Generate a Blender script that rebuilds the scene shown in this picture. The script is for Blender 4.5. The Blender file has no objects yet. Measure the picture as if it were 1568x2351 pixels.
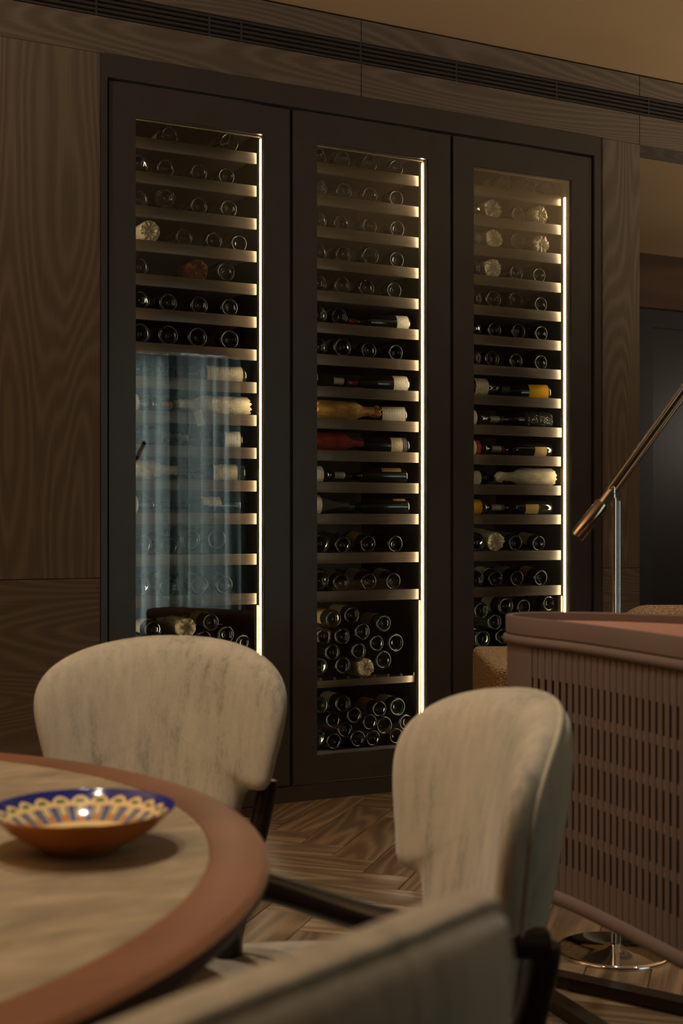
import bpy, bmesh, math, random
from mathutils import Vector, Matrix, noise
R = random.Random(7)
sc = bpy.context.scene
col = sc.collection
PI = math.pi

# ------------------------------------------------------------------ camera
F, YH, U0, CAMZ = 3050.0, 1203.0, 784.0, 1.16
CA, SA = 0.8856, 0.4644            # wall direction in camera right / forward
CAM = Vector((0, -5, CAMZ))
cd = bpy.data.cameras.new('camera'); cam = bpy.data.objects.new('camera', cd); col.objects.link(cam)
cam.location = CAM
cam.rotation_euler = (PI/2, 0, -math.atan2(SA, CA))
cd.sensor_width = 36; cd.lens = F/2351*36; cd.shift_y = (YH-1175.5)/2351
cd.dof.use_dof = True; cd.dof.focus_distance = 5.55; cd.dof.aperture_fstop = 4.8
cd.clip_start = .05
sc.camera = cam

def cw(lat, d, z):                 # camera-frame (right, forward) -> world
    return Vector((lat*CA + d*SA, -5 - SA*lat + CA*d, z))
def wx(u, Y):                      # photo column -> X on the vertical plane Y
    a = (u-U0)/F
    return (Y+5)*(SA+CA*a)/(CA-SA*a)
def wz(u, v, Y):                   # photo row -> Z on that plane
    a = (u-U0)/F
    return CAMZ + (YH-v)/F*(Y+5)/(CA-SA*a)

# ------------------------------------------------------------------ world, exposure
w = bpy.data.worlds.new('world'); sc.world = w; w.use_nodes = True
w.node_tree.nodes['Background'].inputs[0].default_value = (.35, .45, .55, 1)
w.node_tree.nodes['Background'].inputs[1].default_value = .3
vs = sc.view_settings
vs.view_transform = 'Standard'; vs.look = 'None'; vs.exposure = .26; vs.gamma = 1; vs.use_curve_mapping = False
sc.cycles.use_denoising = True
sc.cycles.max_bounces = 10; sc.cycles.transparent_max_bounces = 16
sc.cycles.sample_clamp_indirect = 4

# ------------------------------------------------------------------ lights of the room and added uplights
WARM = (1, .87, .72)
def spot(loc, target, power, angle, blend=.6, size=.03, colr=WARM):
    l = bpy.data.lights.new('downlight_or_added_uplight', 'SPOT'); o = bpy.data.objects.new('downlight_or_added_uplight', l); col.objects.link(o)
    l.energy = power; l.spot_size = math.radians(angle); l.spot_blend = blend; l.shadow_soft_size = size; l.color = colr
    o.location = loc; o.rotation_euler = (Vector(target)-Vector(loc)).to_track_quat('-Z', 'Y').to_euler()
    return o
TC = cw(-.972, 1.585, 0)           # table centre on the floor
spot((TC.x+.10, TC.y-.25, 3.26), (TC.x+.12, TC.y-.1, .7), 58, 100, .7, .022)
spot((TC.x+.75, TC.y+.35, 3.26), (TC.x+.85, TC.y+.55, 0), 62, 75, .8, .03)
spot((2.9, -1.6, 3.28), (3.0, -1.5, 0), 68, 80, .9, .03)
spot((3.4, -3.0, 3.28), (3.2, -2.6, 0), 46, 70, .9, .03)
def area(name, loc, target, power, sx, sy, colr):
    l = bpy.data.lights.new(name, 'AREA'); o = bpy.data.objects.new(name, l); col.objects.link(o)
    l.shape = 'RECTANGLE'; l.size = sx; l.size_y = sy; l.energy = power; l.color = colr
    o.location = loc; o.rotation_euler = (Vector(target)-Vector(loc)).to_track_quat('-Z', 'Y').to_euler()
    return o
def point(name, loc, power, colr, size=.12):
    l = bpy.data.lights.new(name, 'POINT'); o = bpy.data.objects.new(name, l); col.objects.link(o)
    l.energy = power; l.color = colr; l.shadow_soft_size = size; o.location = loc
spot((-2.6, -2.0, 1.2), (-2.4, -2.0, 3.3), 760, 165, 1, .1)  # unseen uplight, added to brighten the ceiling and its bounce
spot((5.4, -2.6, 1.0), (5.3, -2.6, 3.3), 135, 160, 1, .06)  # second added uplight, out of view
spot((7.6, -1.5, 1.5), (7.3, -1.5, 3.3), 230, 160, 1, .08)  # third added uplight, out of view
point('alcove_lamp', (7.6, 1.0, 1.9), 17, WARM, .1)
# daylight of the window behind the camera, coming through its curtain
area('window_daylight', (4.1, -6.92, 1.45), (4.1, 0, 1.45), 180, 1.75, 2.5, (.92, .93, .90))

# ------------------------------------------------------------------ materials
def lin(r, g, b):
    f = lambda c: ((c/255+.055)/1.055)**2.4 if c/255 > .04045 else c/255/12.92
    return (f(r), f(g), f(b), 1)
def mat(name, c=(.5, .5, .5, 1), rough=.5, metal=0, spec=.5, **kw):
    m = bpy.data.materials.new(name); m.use_nodes = True
    b = m.node_tree.nodes['Principled BSDF']
    b.inputs['Base Color'].default_value = c if len(c) == 4 else (*c, 1)
    b.inputs['Roughness'].default_value = rough; b.inputs['Metallic'].default_value = metal
    b.inputs['Specular IOR Level'].default_value = spec
    for k, v in kw.items(): b.inputs[k.replace('_', ' ')].default_value = v
    m.diffuse_color = c if len(c) == 4 else (*c, 1)
    return m
class NT:
    def __init__(s, m): s.t = m.node_tree; s.b = s.t.nodes['Principled BSDF']
    def n(s, typ, **kw):
        x = s.t.nodes.new(typ)
        for k, v in kw.items(): setattr(x, k, v)
        return x
    def l(s, a, b): s.t.links.new(a, b)
    def coord(s, scale=(1, 1, 1), rot=(0, 0, 0), kind='Object', loc=None):
        c = s.n('ShaderNodeTexCoord'); m = s.n('ShaderNodeMapping')
        m.inputs['Scale'].default_value = scale; m.inputs['Rotation'].default_value = rot
        if loc is not None: m.inputs['Location'].default_value = loc
        s.l(c.outputs[kind], m.inputs[0]); return m
    def noise(s, vec, scale, detail=3, rough=.5, dist=0):
        x = s.n('ShaderNodeTexNoise'); x.inputs['Scale'].default_value = scale
        x.inputs['Detail'].default_value = detail; x.inputs['Roughness'].default_value = rough; x.inputs['Distortion'].default_value = dist
        if vec is not None: s.l(vec, x.inputs[0])
        return x
    def ramp(s, fac, stops):
        x = s.n('ShaderNodeValToRGB'); e = x.color_ramp.elements
        while len(e) < len(stops): e.new(.5)
        for i, (p, c) in enumerate(stops): e[i].position = p; e[i].color = c
        s.l(fac, x.inputs[0]); return x
    def math(s, op, a, b=None, c=None):
        x = s.n('ShaderNodeMath', operation=op)
        for i, v in enumerate((a, b, c)):
            if v is None: continue
            if hasattr(v, 'default_value') or hasattr(v, 'is_output'): s.l(v, x.inputs[i])
            else: x.inputs[i].default_value = v
        return x.outputs[0]
    def mix(s, fac, a, b, typ='MIX'):
        x = s.n('ShaderNodeMix', data_type='RGBA', blend_type=typ)
        for sock, v in ((x.inputs[0], fac), (x.inputs[6], a), (x.inputs[7], b)):
            if hasattr(v, 'is_output'): s.l(v, sock)
            else: sock.default_value = v
        return x.outputs[2]
    def bump(s, h, strength=.2, dist=.002):
        x = s.n('ShaderNodeBump'); x.inputs['Strength'].default_value = strength; x.inputs['Distance'].default_value = dist
        s.l(h, x.inputs['Height']); s.l(x.outputs[0], s.b.inputs['Normal']); return x

def wood(name, dark, light, along, rough=.55, freq=34, field=1.0, contrast=1.0, rnd=False, bump=.25, spec=.35):
    """veneer: cathedral figure = contour lines of a stretched noise field, plus pores along the grain"""
    m = mat(name, light, rough, spec=spec); k = NT(m)
    sc_l = [3.2*field]*3; sc_l[along] = .38*field
    if along == 0 and rnd: sc_l = [.5*field, 4.5*field, 4.5*field]
    mp = k.coord(tuple(sc_l)); vec = mp.outputs[0]
    if rnd:
        oi = k.n('ShaderNodeObjectInfo'); cb = k.n('ShaderNodeCombineXYZ')
        k.l(k.math('MULTIPLY', oi.outputs['Random'], 37.0), cb.inputs[0]); k.l(k.math('MULTIPLY', oi.outputs['Random'], 91.0), cb.inputs[1])
        va = k.n('ShaderNodeVectorMath', operation='ADD'); k.l(vec, va.inputs[0]); k.l(cb.outputs[0], va.inputs[1]); vec = va.outputs[0]
    fld = k.noise(vec, 1.0, 1.2, .4, 0)
    s = k.math('SINE', k.math('MULTIPLY', fld.outputs[0], freq*2*PI/6.28*6))
    ring = k.math('MULTIPLY_ADD', s, .5, .5)
    ring = k.math('POWER', ring, 1.6)
    fs = [160.0]*3; fs[along] = 5.0
    mp2 = k.coord(tuple(fs)); fib = k.noise(mp2.outputs[0], 1.0, 3, .6)
    big = k.noise(mp.outputs[0], .6, 2, .5)
    v = k.math('ADD', k.math('MULTIPLY', ring, .55*contrast), k.math('MULTIPLY', fib.outputs[0], .55))
    v = k.math('ADD', v, k.math('MULTIPLY', big.outputs[0], .15))
    r = k.ramp(v, [(.22, dark), (.95, light)])
    out = r.outputs[0]
    if rnd:
        hsv = k.n('ShaderNodeHueSaturation'); k.l(out, hsv.inputs['Color'])
        k.l(k.math('MULTIPLY_ADD', oi.outputs['Random'], .55, .70), hsv.inputs['Value']); out = hsv.outputs[0]
    k.l(out, k.b.inputs['Base Color'])
    k.bump(fib.outputs[0], bump, .001)
    return m

M = {}
M['veneer_v'] = wood('brown oak veneer upright', lin(99, 87, 74), lin(128, 114, 97), 2, freq=38, contrast=.8)
M['veneer_h'] = wood('brown oak veneer level', lin(98, 86, 73), lin(128, 114, 97), 0, freq=38, contrast=.8)
M['header'] = wood('dark header veneer', lin(70, 50, 36), lin(100, 72, 50), 0, freq=4)
M['plank'] = wood('oak parquet', lin(92, 75, 54), lin(172, 144, 108), 0, rough=.42, freq=14, contrast=.55, rnd=True, bump=.5, spec=.4)
M['joint'] = mat('parquet joint', lin(40, 28, 17), .8)
M['plaster'] = mat('warm plaster', lin(205, 171, 125), .9, spec=.2)
k = NT(M['plaster']); n = k.noise(k.coord().outputs[0], .8, 2); k.l(k.ramp(n.outputs[0], [(.3, lin(172, 141, 100)), (.7, lin(185, 153, 111))]).outputs[0], k.b.inputs[0])
def darkmetal(name, c, rough, var=.25, spec=.5):
    m = mat(name, c, rough, spec=spec); k = NT(m); n = k.noise(k.coord((2, 2, 2)).outputs[0], 3, 4)
    c2 = tuple(x*(1+var) for x in c[:3])+(1,)
    k.l(k.ramp(n.outputs[0], [(.3, c), (.7, c2)]).outputs[0], k.b.inputs[0]); return m
M['bronze'] = darkmetal('dark bronze lacquer', lin(62, 58, 54), .38)
M['bronze_in'] = darkmetal('black gap', lin(30, 30, 30), .6)
M['slat'] = darkmetal('vent slat', lin(56, 50, 44), .5)
M['black'] = darkmetal('black interior', lin(66, 61, 55), .55)
M['jamb'] = mat('pale brushed jamb', lin(190, 170, 140), .38, .6)
k = NT(M['jamb']); n = k.noise(k.coord((60, 60, 3)).outputs[0], 6, 4); k.l(k.ramp(n.outputs[0], [(.3, lin(120, 102, 76)), (.7, lin(172, 150, 116))]).outputs[0], k.b.inputs[0])
M['shelf'] = wood('brushed shelf front', lin(66, 55, 42), lin(132, 109, 80), 0, rough=.34, freq=3, contrast=.35, bump=.15, spec=.6)
M['shelf'].node_tree.nodes['Principled BSDF'].inputs['Metallic'].default_value = .35
def emit(name, c, s):
    m = bpy.data.materials.new(name); m.use_nodes = True; t = m.node_tree; t.nodes.clear()
    e = t.nodes.new('ShaderNodeEmission'); o = t.nodes.new('ShaderNodeOutputMaterial')
    e.inputs[0].default_value = (*c, 1); e.inputs[1].default_value = s; t.links.new(e.outputs[0], o.inputs[0]); return m
M['led'] = emit('warm light strip', (1, .80, .54), 28)
M['blue_led'] = emit('blue standby light', (.15, .25, 1), 3)
def paneglass(name, tint=(.93, .95, .94), refl=.03):
    m = bpy.data.materials.new(name); m.use_nodes = True; t = m.node_tree; t.nodes.clear()
    o = t.nodes.new('ShaderNodeOutputMaterial'); mx = t.nodes.new('ShaderNodeMixShader')
    tr = t.nodes.new('ShaderNodeBsdfTransparent'); gl = t.nodes.new('ShaderNodeBsdfGlossy'); fr = t.nodes.new('ShaderNodeFresnel')
    mr = t.nodes.new('ShaderNodeMapRange')
    tr.inputs[0].default_value = (*tint, 1); gl.inputs['Roughness'].default_value = 0.0; gl.inputs[0].default_value = (1, 1, 1, 1)
    fr.inputs[0].default_value = 1.5
    mr.inputs['From Min'].default_value = .04; mr.inputs['To Min'].default_value = refl
    t.links.new(fr.outputs[0], mr.inputs[0]); t.links.new(mr.outputs[0], mx.inputs[0])
    t.links.new(tr.outputs[0], mx.inputs[1]); t.links.new(gl.outputs[0], mx.inputs[2]); t.links.new(mx.outputs[0], o.inputs[0]); return m
M['pane'] = paneglass('door glass')
def bottleglass(name, c, rough=.07):
    m = mat(name, c, rough, spec=1.0); k = NT(m); n = k.noise(k.coord((1, 1, 1)).outputs[0], 60, 2)
    k.bump(n.outputs[0], .03, .001); return m
M['bottle'] = bottleglass('dark wine glass', (.006, .0075, .005, 1))
M['bottle_green'] = bottleglass('green wine glass', (.012, .022, .010, 1))
M['bottle_brown'] = bottleglass('brown wine glass', (.020, .012, .005, 1))
M['bottle_pale'] = bottleglass('pale wine glass', (.10, .11, .075, 1))
def paperlabel(name, c, ink, scale=1.0, dens=.5):
    m = mat(name, c, .75, spec=.2); k = NT(m)
    # rows of small print running round the bottle (object x = along the bottle)
    a = k.coord((95*scale, 260*scale, 260*scale)); n1 = k.noise(a.outputs[0], 1, 2, .6)
    tx = k.n('ShaderNodeTexCoord'); sx = k.n('ShaderNodeSeparateXYZ'); k.l(tx.outputs['Object'], sx.inputs[0])
    row = k.math('SINE', k.math('MULTIPLY', sx.outputs[0], 520*scale))
    g = k.math('MULTIPLY', k.math('GREATER_THAN', row, .75), k.math('GREATER_THAN', n1.outputs[0], 1-dens+.02))
    b = k.coord((30*scale, 30*scale, 30*scale)); n2 = k.noise(b.outputs[0], 1, 3)
    blot = k.math('GREATER_THAN', n2.outputs[0], .68)
    g2 = k.math('MAXIMUM', k.math('MULTIPLY', g, .55), k.math('MULTIPLY', blot, .45))
    var = k.noise(k.coord((20, 20, 20)).outputs[0], 1, 3)
    base = k.ramp(var.outputs[0], [(.3, tuple(x*.82 for x in c[:3])+(1,)), (.7, c)]).outputs[0]
    k.l(k.mix(g2, base, ink), k.b.inputs[0]); return m
M['lab_cream'] = paperlabel('cream label', lin(222, 204, 168), lin(70, 56, 44))
M['lab_white'] = paperlabel('white label', lin(232, 222, 200), lin(60, 50, 46))
M['lab_tan'] = paperlabel('tan label', lin(205, 170, 110), lin(90, 60, 30))
M['lab_yellow'] = paperlabel('yellow label', lin(228, 168, 20), lin(110, 60, 12), dens=.55)
M['lab_red'] = paperlabel('red label', lin(190, 48, 24), lin(230, 210, 180))
M['lab_grey'] = paperlabel('grey label', lin(150, 140, 128), lin(60, 55, 50))
M['lab_violet'] = paperlabel('violet band', lin(96, 84, 100), lin(170, 150, 140))
for nm, c in (('cap_red', (130, 34, 22)), ('cap_gold', (206, 160, 70)), ('cap_green', (70, 110, 80)), ('cap_grey', (88, 78, 70)), ('cap_orange', (200, 84, 30)),
              ('cap_black', (26, 24, 24)), ('cap_white', (205, 196, 176)), ('cap_wine', (84, 26, 26)), ('cap_amber', (216, 140, 30)), ('wire', (216, 170, 60))):
    m_ = mat(nm, lin(*c), .35, .3); M[nm] = m_; k = NT(m_)
    n = k.noise(k.coord((90, 30, 30)).outputs[0], 1, 3); cc = lin(*c)
    k.l(k.ramp(n.outputs[0], [(.3, tuple(x*.7 for x in cc[:3])+(1,)), (.7, cc)]).outputs[0], k.b.inputs[0])
def tissue(name, c, c2, rough=.7, bs=.9):
    m = mat(name, c, rough, spec=.3); k = NT(m)
    v = k.n('ShaderNodeTexVoronoi', feature='DISTANCE_TO_EDGE'); v.inputs['Scale'].default_value = 45
    mp = k.coord((.6, 1, 1)); d = k.noise(mp.outputs[0], 12, 3)
    k.l(k.mix(.35, mp.outputs[0], d.outputs[1]), v.inputs[0])
    n = k.noise(mp.outputs[0], 30, 4)
    k.l(k.ramp(n.outputs[0], [(.3, c2), (.65, c)]).outputs[0], k.b.inputs[0])
    k.bump(k.math('ADD', v.outputs[0], n.outputs[0]), bs, .004); return m
M['tissue'] = tissue('white tissue paper', lin(232, 216, 182), lin(196, 176, 138))
M['tissue_yellow'] = tissue('yellow printed tissue', lin(226, 184, 96), lin(178, 112, 40))
M['tissue_red'] = tissue('red tissue paper', lin(170, 52, 38), lin(110, 28, 22))
M['tissue_brown'] = tissue('brown tissue paper', lin(150, 84, 44), lin(84, 44, 24))
M['cling'] = tissue('clear crumpled wrap', (.05, .045, .035, 1), (.015, .014, .012, 1), rough=.12, bs=1.0)
def fabric(name, c1, c2, c3):
    m = mat(name, c1, .9, spec=.15); k = NT(m)
    k.b.inputs['Sheen Weight'].default_value = .35; k.b.inputs['Sheen Roughness'].default_value = .4
    a = k.noise(k.coord((48, 48, 7)).outputs[0], 1, 4, .65); b = k.noise(k.coord((9, 9, 3.2)).outputs[0], 1, 3)
    c = k.noise(k.coord((320, 320, 90)).outputs[0], 1, 3)
    v = k.math('ADD', k.math('MULTIPLY', a.outputs[0], .45), k.math('ADD', k.math('MULTIPLY', b.outputs[0], .4), k.math('MULTIPLY', c.outputs[0], .2)))
    k.l(k.ramp(v, [(.36, c2), (.5, c1), (.66, c3)]).outputs[0], k.b.inputs[0])
    k.bump(c.outputs[0], .35, .002); return m
M['velvet'] = fabric('grey green chenille', lin(176, 168, 150), lin(130, 130, 113), lin(194, 184, 162))
M['chairwood'] = wood('near black stained wood', lin(22, 17, 15), lin(46, 35, 30), 2, rough=.28, freq=3, contrast=.4, bump=.05, spec=.5)
M['rimwood'] = wood('reddish table rim', lin(104, 68, 46), lin(150, 104, 74), 0, rough=.4, freq=3, contrast=.5)
M['rimedge'] = mat('dark table edge', lin(58, 44, 38), .5)
m_ = mat('stone coloured inlay', lin(150, 130, 98), .6, spec=.3); M['inlay'] = m_; k = NT(m_)
a = k.noise(k.coord((4, 15, 8), rot=(0, 0, .55)).outputs[0], 1, 6, .62, .5)
b = k.noise(k.coord((30, 70, 30), rot=(0, 0, .55)).outputs[0], 1, 4)
v = k.math('ADD', k.math('MULTIPLY', a.outputs[0], .7), k.math('MULTIPLY', b.outputs[0], .3))
k.l(k.ramp(v, [(.33, lin(124, 110, 86)), (.5, lin(154, 136, 108)), (.66, lin(182, 160, 128))]).outputs[0], k.b.inputs[0])
M['chrome'] = mat('polished chrome', (.82, .80, .78, 1), .05, 1)
M['brass'] = mat('satin bronze', (.50, .42, .33, 1), .16, 1)
M['tub'] = darkmetal('taupe lacquer', lin(112, 96, 88), .5, .1)
M['tub_dark'] = darkmetal('slot shadow cavity', lin(22, 21, 20), .9, .1)  # near-black colour carries the shade of the cavity behind the slots
m_ = mat('rose leather', lin(198, 144, 124), .5, spec=.3); M['leather'] = m_; k = NT(m_)
n = k.noise(k.coord((90, 90, 90)).outputs[0], 1, 4); k.l(k.ramp(n.outputs[0], [(.3, lin(188, 136, 116)), (.7, lin(206, 152, 132))]).outputs[0], k.b.inputs[0]); k.bump(n.outputs[0], .15, .001)
m_ = mat('beige boucle', lin(176, 148, 112), .95, spec=.1); M['boucle'] = m_; k = NT(m_)
v = k.n('ShaderNodeTexVoronoi'); v.inputs['Scale'].default_value = 110; k.l(k.coord().outputs[0], v.inputs[0])
k.l(k.ramp(v.outputs[0], [(.0, lin(196, 168, 130)), (.6, lin(140, 114, 84))]).outputs[0], k.b.inputs[0]); k.bump(k.math('MULTIPLY', v.outputs[0], -1), .9, .008)
m_ = mat('quilted black panel', lin(33, 32, 30), .5); M['quilt'] = m_; k = NT(m_)
v = k.n('ShaderNodeTexVoronoi', feature='DISTANCE_TO_EDGE'); v.inputs['Scale'].default_value = 13; v.inputs['Randomness'].default_value = .35
k.l(k.coord((1, 1, .8)).outputs[0], v.inputs[0]); k.bump(k.math('MINIMUM', v.outputs[0], .05), .25, .01)
m_ = bpy.data.materials.new('teal curtain'); m_.use_nodes = True; M['curtain'] = m_; t = m_.node_tree; t.nodes.clear()
o_ = t.nodes.new('ShaderNodeOutputMaterial'); mx = t.nodes.new('ShaderNodeMixShader'); mx.inputs[0].default_value = .6
d1 = t.nodes.new('ShaderNodeBsdfDiffuse'); d2 = t.nodes.new('ShaderNodeBsdfTranslucent')
nz = t.nodes.new('ShaderNodeTexNoise'); nz.inputs['Scale'].default_value = 3
rp = t.nodes.new('ShaderNodeValToRGB'); rp.color_ramp.elements[0].color = lin(114, 126, 125); rp.color_ramp.elements[1].color = lin(136, 148, 146)
t.links.new(nz.outputs[0], rp.inputs[0])
for d in (d1, d2): t.links.new(rp.outputs[0], d.inputs[0])
t.links.new(d1.outputs[0], mx.inputs[1]); t.links.new(d2.outputs[0], mx.inputs[2]); t.links.new(mx.outputs[0], o_.inputs[0])
# glazed bowl
def bowl_mat(Rr):
    m = mat('painted glaze', lin(225, 190, 130), .12, spec=.6); k = NT(m)
    tx = k.n('ShaderNodeTexCoord'); sx = k.n('ShaderNodeSeparateXYZ'); k.l(tx.outputs['Object'], sx.inputs[0])
    X, Y = sx.outputs[0], sx.outputs[1]
    r = k.math('DIVIDE', k.math('SQRT', k.math('ADD', k.math('MULTIPLY', X, X), k.math('MULTIPLY', Y, Y))), Rr)
    th = k.math('ARCTAN2', Y, X)
    c24 = k.math('ABSOLUTE', k.math('COSINE', k.math('MULTIPLY', th, 12)))
    s24 = k.math('COSINE', k.math('MULTIPLY', th, 24)); s48 = k.math('COSINE', k.math('MULTIPLY', th, 72))
    cream, blue, green, orange = lin(232, 200, 140), lin(34, 42, 120), lin(72, 116, 82), lin(206, 132, 72)
    colr = k.mix(k.math('GREATER_THAN', s24, -.1), blue, green)                     # petals band
    colr = k.mix(k.math('GREATER_THAN', s24, .45), colr, cream)
    colr = k.mix(k.math('MULTIPLY', k.math('GREATER_THAN', s48, .5), .7), colr, lin(210, 190, 170))
    petal = k.math('MULTIPLY', k.math('GREATER_THAN', s24, .55), k.math('LESS_THAN', r, .70))
    colr = k.mix(petal, colr, orange)
    scal = k.math('MULTIPLY_ADD', c24, .075, .845)
    incr = k.math('MULTIPLY', k.math('GREATER_THAN', r, .80), k.math('LESS_THAN', r, scal))
    colr = k.mix(incr, colr, cream)
    ing = k.math('MULTIPLY', k.math('MULTIPLY', k.math('GREATER_THAN', r, .835), k.math('LESS_THAN', r, .875)), k.math('GREATER_THAN', c24, .78))
    colr = k.mix(ing, colr, green)
    colr = k.mix(k.math('GREATER_THAN', r, scal), colr, blue)
    colr = k.mix(k.math('LESS_THAN', r, .60), colr, cream)
    colr = k.mix(k.math('MULTIPLY', k.math('GREATER_THAN', r, .46), k.math('LESS_THAN', r, .50)), colr, green)
    dots = k.math('MULTIPLY', k.math('LESS_THAN', r, .40), k.math('GREATER_THAN', k.math('COSINE', k.math('MULTIPLY', th, 16)), .3))
    colr = k.mix(k.math('MULTIPLY', dots, .8), colr, lin(150, 110, 60))
    k.l(colr, k.b.inputs[0]); return m
M['terracotta'] = mat('brown glazed clay', lin(190, 112, 40), .3, spec=.5)
k = NT(M['terracotta']); n = k.noise(k.coord((8, 8, 8)).outputs[0], 2, 4); k.l(k.ramp(n.outputs[0], [(.3, lin(150, 88, 30)), (.7, lin(176, 108, 42))]).outputs[0], k.b.inputs[0])
M['tag'] = paperlabel('paper tag', lin(214, 196, 160), lin(90, 76, 60), 1.6)
M['board'] = mat('white cove', lin(210, 200, 185), .8)

# ------------------------------------------------------------------ mesh helpers
class MB:
    def __init__(s): s.v = []; s.f = []
    def quad_box(s, x0, x1, y0, y1, z0, z1):
        b = len(s.v)
        s.v += [(x0, y0, z0), (x1, y0, z0), (x1, y1, z0), (x0, y1, z0), (x0, y0, z1), (x1, y0, z1), (x1, y1, z1), (x0, y1, z1)]
        s.f += [tuple(b+i for i in q) for q in ((0, 3, 2, 1), (4, 5, 6, 7), (0, 1, 5, 4), (1, 2, 6, 5), (2, 3, 7, 6), (3, 0, 4, 7))]
        return s
    def grid(s, rows, closed_u=True, cap0=False, cap1=False):
        b = len(s.v); n = len(rows[0])
        for r in rows: s.v += [tuple(p) for p in r]
        for i in range(len(rows)-1):
            for j in range(n if closed_u else n-1):
                j2 = (j+1) % n
                s.f.append((b+i*n+j, b+i*n+j2, b+(i+1)*n+j2, b+(i+1)*n+j))
        if cap0: s.f.append(tuple(b+j for j in reversed(range(n))))
        if cap1: s.f.append(tuple(b+(len(rows)-1)*n+j for j in range(n)))
        return s
    def lathe(s, prof, seg=32, axis='z', mod=None, cap0=False, cap1=False):
        rows = []
        for i, (r, h) in enumerate(prof):
            row = []
            for j in range(seg):
                a = 2*PI*j/seg; rr, hh = (r, h) if mod is None else mod(i, a, r, h)
                p = (rr*math.cos(a), rr*math.sin(a), hh) if axis == 'z' else (hh, rr*math.cos(a), rr*math.sin(a))
                row.append(p)
            rows.append(row)
        return s.grid(rows, True, cap0, cap1)
    def tube(s, pts, rad, seg=12, caps=True, closed=False):
        pts = [Vector(p) for p in pts]; rads = rad if isinstance(rad, (list, tuple)) else [rad]*len(pts)
        rows = []; up = None
        n = len(pts)
        for i, p in enumerate(pts):
            if closed: t = pts[(i+1) % n]-pts[i-1]
            else: t = pts[min(i+1, n-1)]-pts[max(i-1, 0)]
            t.normalize()
            if up is None:
                up = Vector((0, 0, 1)) if abs(t.z) < .9 else Vector((1, 0, 0))
            sd = t.cross(up).normalized(); up = sd.cross(t).normalized()
            rows.append([p + (sd*math.cos(2*PI*j/seg)+up*math.sin(2*PI*j/seg))*rads[i] for j in range(seg)])
        if closed: rows.append(rows[0]); caps = False
        return s.grid(rows, True, caps, caps)
    def build(s, name, m, parent=None, smooth=True, bevel=0, auto=40):
        me = bpy.data.meshes.new(name); me.from_pydata(s.v, [], s.f); me.update()
        bm = bmesh.new(); bm.from_mesh(me)
        bmesh.ops.remove_doubles(bm, verts=bm.verts, dist=1e-6)
        bmesh.ops.recalc_face_normals(bm, faces=bm.faces)
        if bevel: bmesh.ops.bevel(bm, geom=list(bm.edges), offset=bevel, segments=2, affect='EDGES', profile=.5)
        bm.to_mesh(me); bm.free()
        me.materials.append(M[m] if isinstance(m, str) else m)
        return link(name, me, parent, smooth, auto)
def link(name, me, parent=None, smooth=False, auto=40):
    if smooth:
        me.polygons.foreach_set('use_smooth', [True]*len(me.polygons))
        if auto: me.set_sharp_from_angle(angle=math.radians(auto))
    o = bpy.data.objects.new(name, me); col.objects.link(o)
    if parent is not None: o.parent = parent
    return o
def box(name, m, x0, x1, y0, y1, z0, z1, parent=None, bevel=0):
    return MB().quad_box(x0, x1, y0, y1, z0, z1).build(name, m, parent, bool(bevel), bevel)
def empty(name, loc=(0, 0, 0), rz=0):
    o = bpy.data.objects.new(name, None); o.empty_display_size = .05; col.objects.link(o); o.location = loc; o.rotation_euler = (0, 0, rz); return o
def tag(o, label, cat, group=None):
    o['label'] = label; o['category'] = cat
    if group: o['group'] = group
    return o
def struct(o): o['kind'] = 'structure'; return o
def catmull(pts, n=8, closed=False):
    pts = [Vector(p) for p in pts]; N = len(pts); out = []
    for i in range(N if closed else N-1):
        if closed: p0, p1, p2, p3 = pts[i-1], pts[i], pts[(i+1) % N], pts[(i+2) % N]
        else: p0, p1, p2, p3 = pts[max(i-1, 0)], pts[i], pts[i+1], pts[min(i+2, N-1)]
        for j in range(n):
            t = j/n
            out.append(.5*((2*p1)+(-p0+p2)*t+(2*p0-5*p1+4*p2-p3)*t*t+(-p0+3*p1-3*p2+p3)*t**3))
    if not closed: out.append(pts[-1])
    return out

# ------------------------------------------------------------------ the room
XL, XR, YB, ZC = -4.2, 8.6, -7.2, 3.327
CX0, CX1, CZT = 1.565, 4.010, 2.985       # wine cabinet surround
AX, AZ, AY = 4.239, 2.992, 2.07           # alcove edge, soffit, depth
floor = struct(box('floor', 'joint', XL, XR, YB, AY+.1, -.12, -.003))
struct(box('ceiling', 'plaster', XL-.1, XR+.1, YB-.1, .75, ZC, ZC+.1))
wb = MB(); wb.quad_box(XL, CX0-.012, .02, .75, -.003, ZC); wb.quad_box(CX1+.012, AX-.004, .02, .75, -.003, ZC)
wb.quad_box(CX0-.012, CX1+.012, .02, .75, CZT+.012, ZC); wb.quad_box(AX-.004, XR, .02, .22, AZ+.01, ZC)
wb.quad_box(CX0-.012, CX1+.012, .68, .75, -.003, CZT+.012)
wall = struct(wb.build('wall_back', 'veneer_h', None, False))
panels = [  # x0, x1, z0, z1, material
    (XL, .62, .952, CZT, 'veneer_v'), (.624, CX0-.002, .952, CZT, 'veneer_v'), (XL, CX0-.002, 0, .949, 'veneer_h'),
    (CX1+.002, AX, .952, CZT, 'veneer_v'), (CX1+.002, AX, 0, .949, 'veneer_h'),
    (XL, 2.713, CZT+.002, 3.128, 'veneer_h'), (2.717, 4.237, CZT+.002, 3.128, 'veneer_h'), (4.241, XR, CZT+.002, 3.128, 'veneer_h'),
    (XL, 2.713, 3.223, ZC-.012, 'veneer_h'), (2.717, 4.237, 3.223, ZC-.012, 'veneer_h'), (4.241, XR, 3.223, ZC-.012, 'veneer_h')]
for x0, x1, z0, z1, m_ in panels:
    box('wood_panel', m_, x0, x1, -.005, .02, z0, z1, wall)
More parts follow.
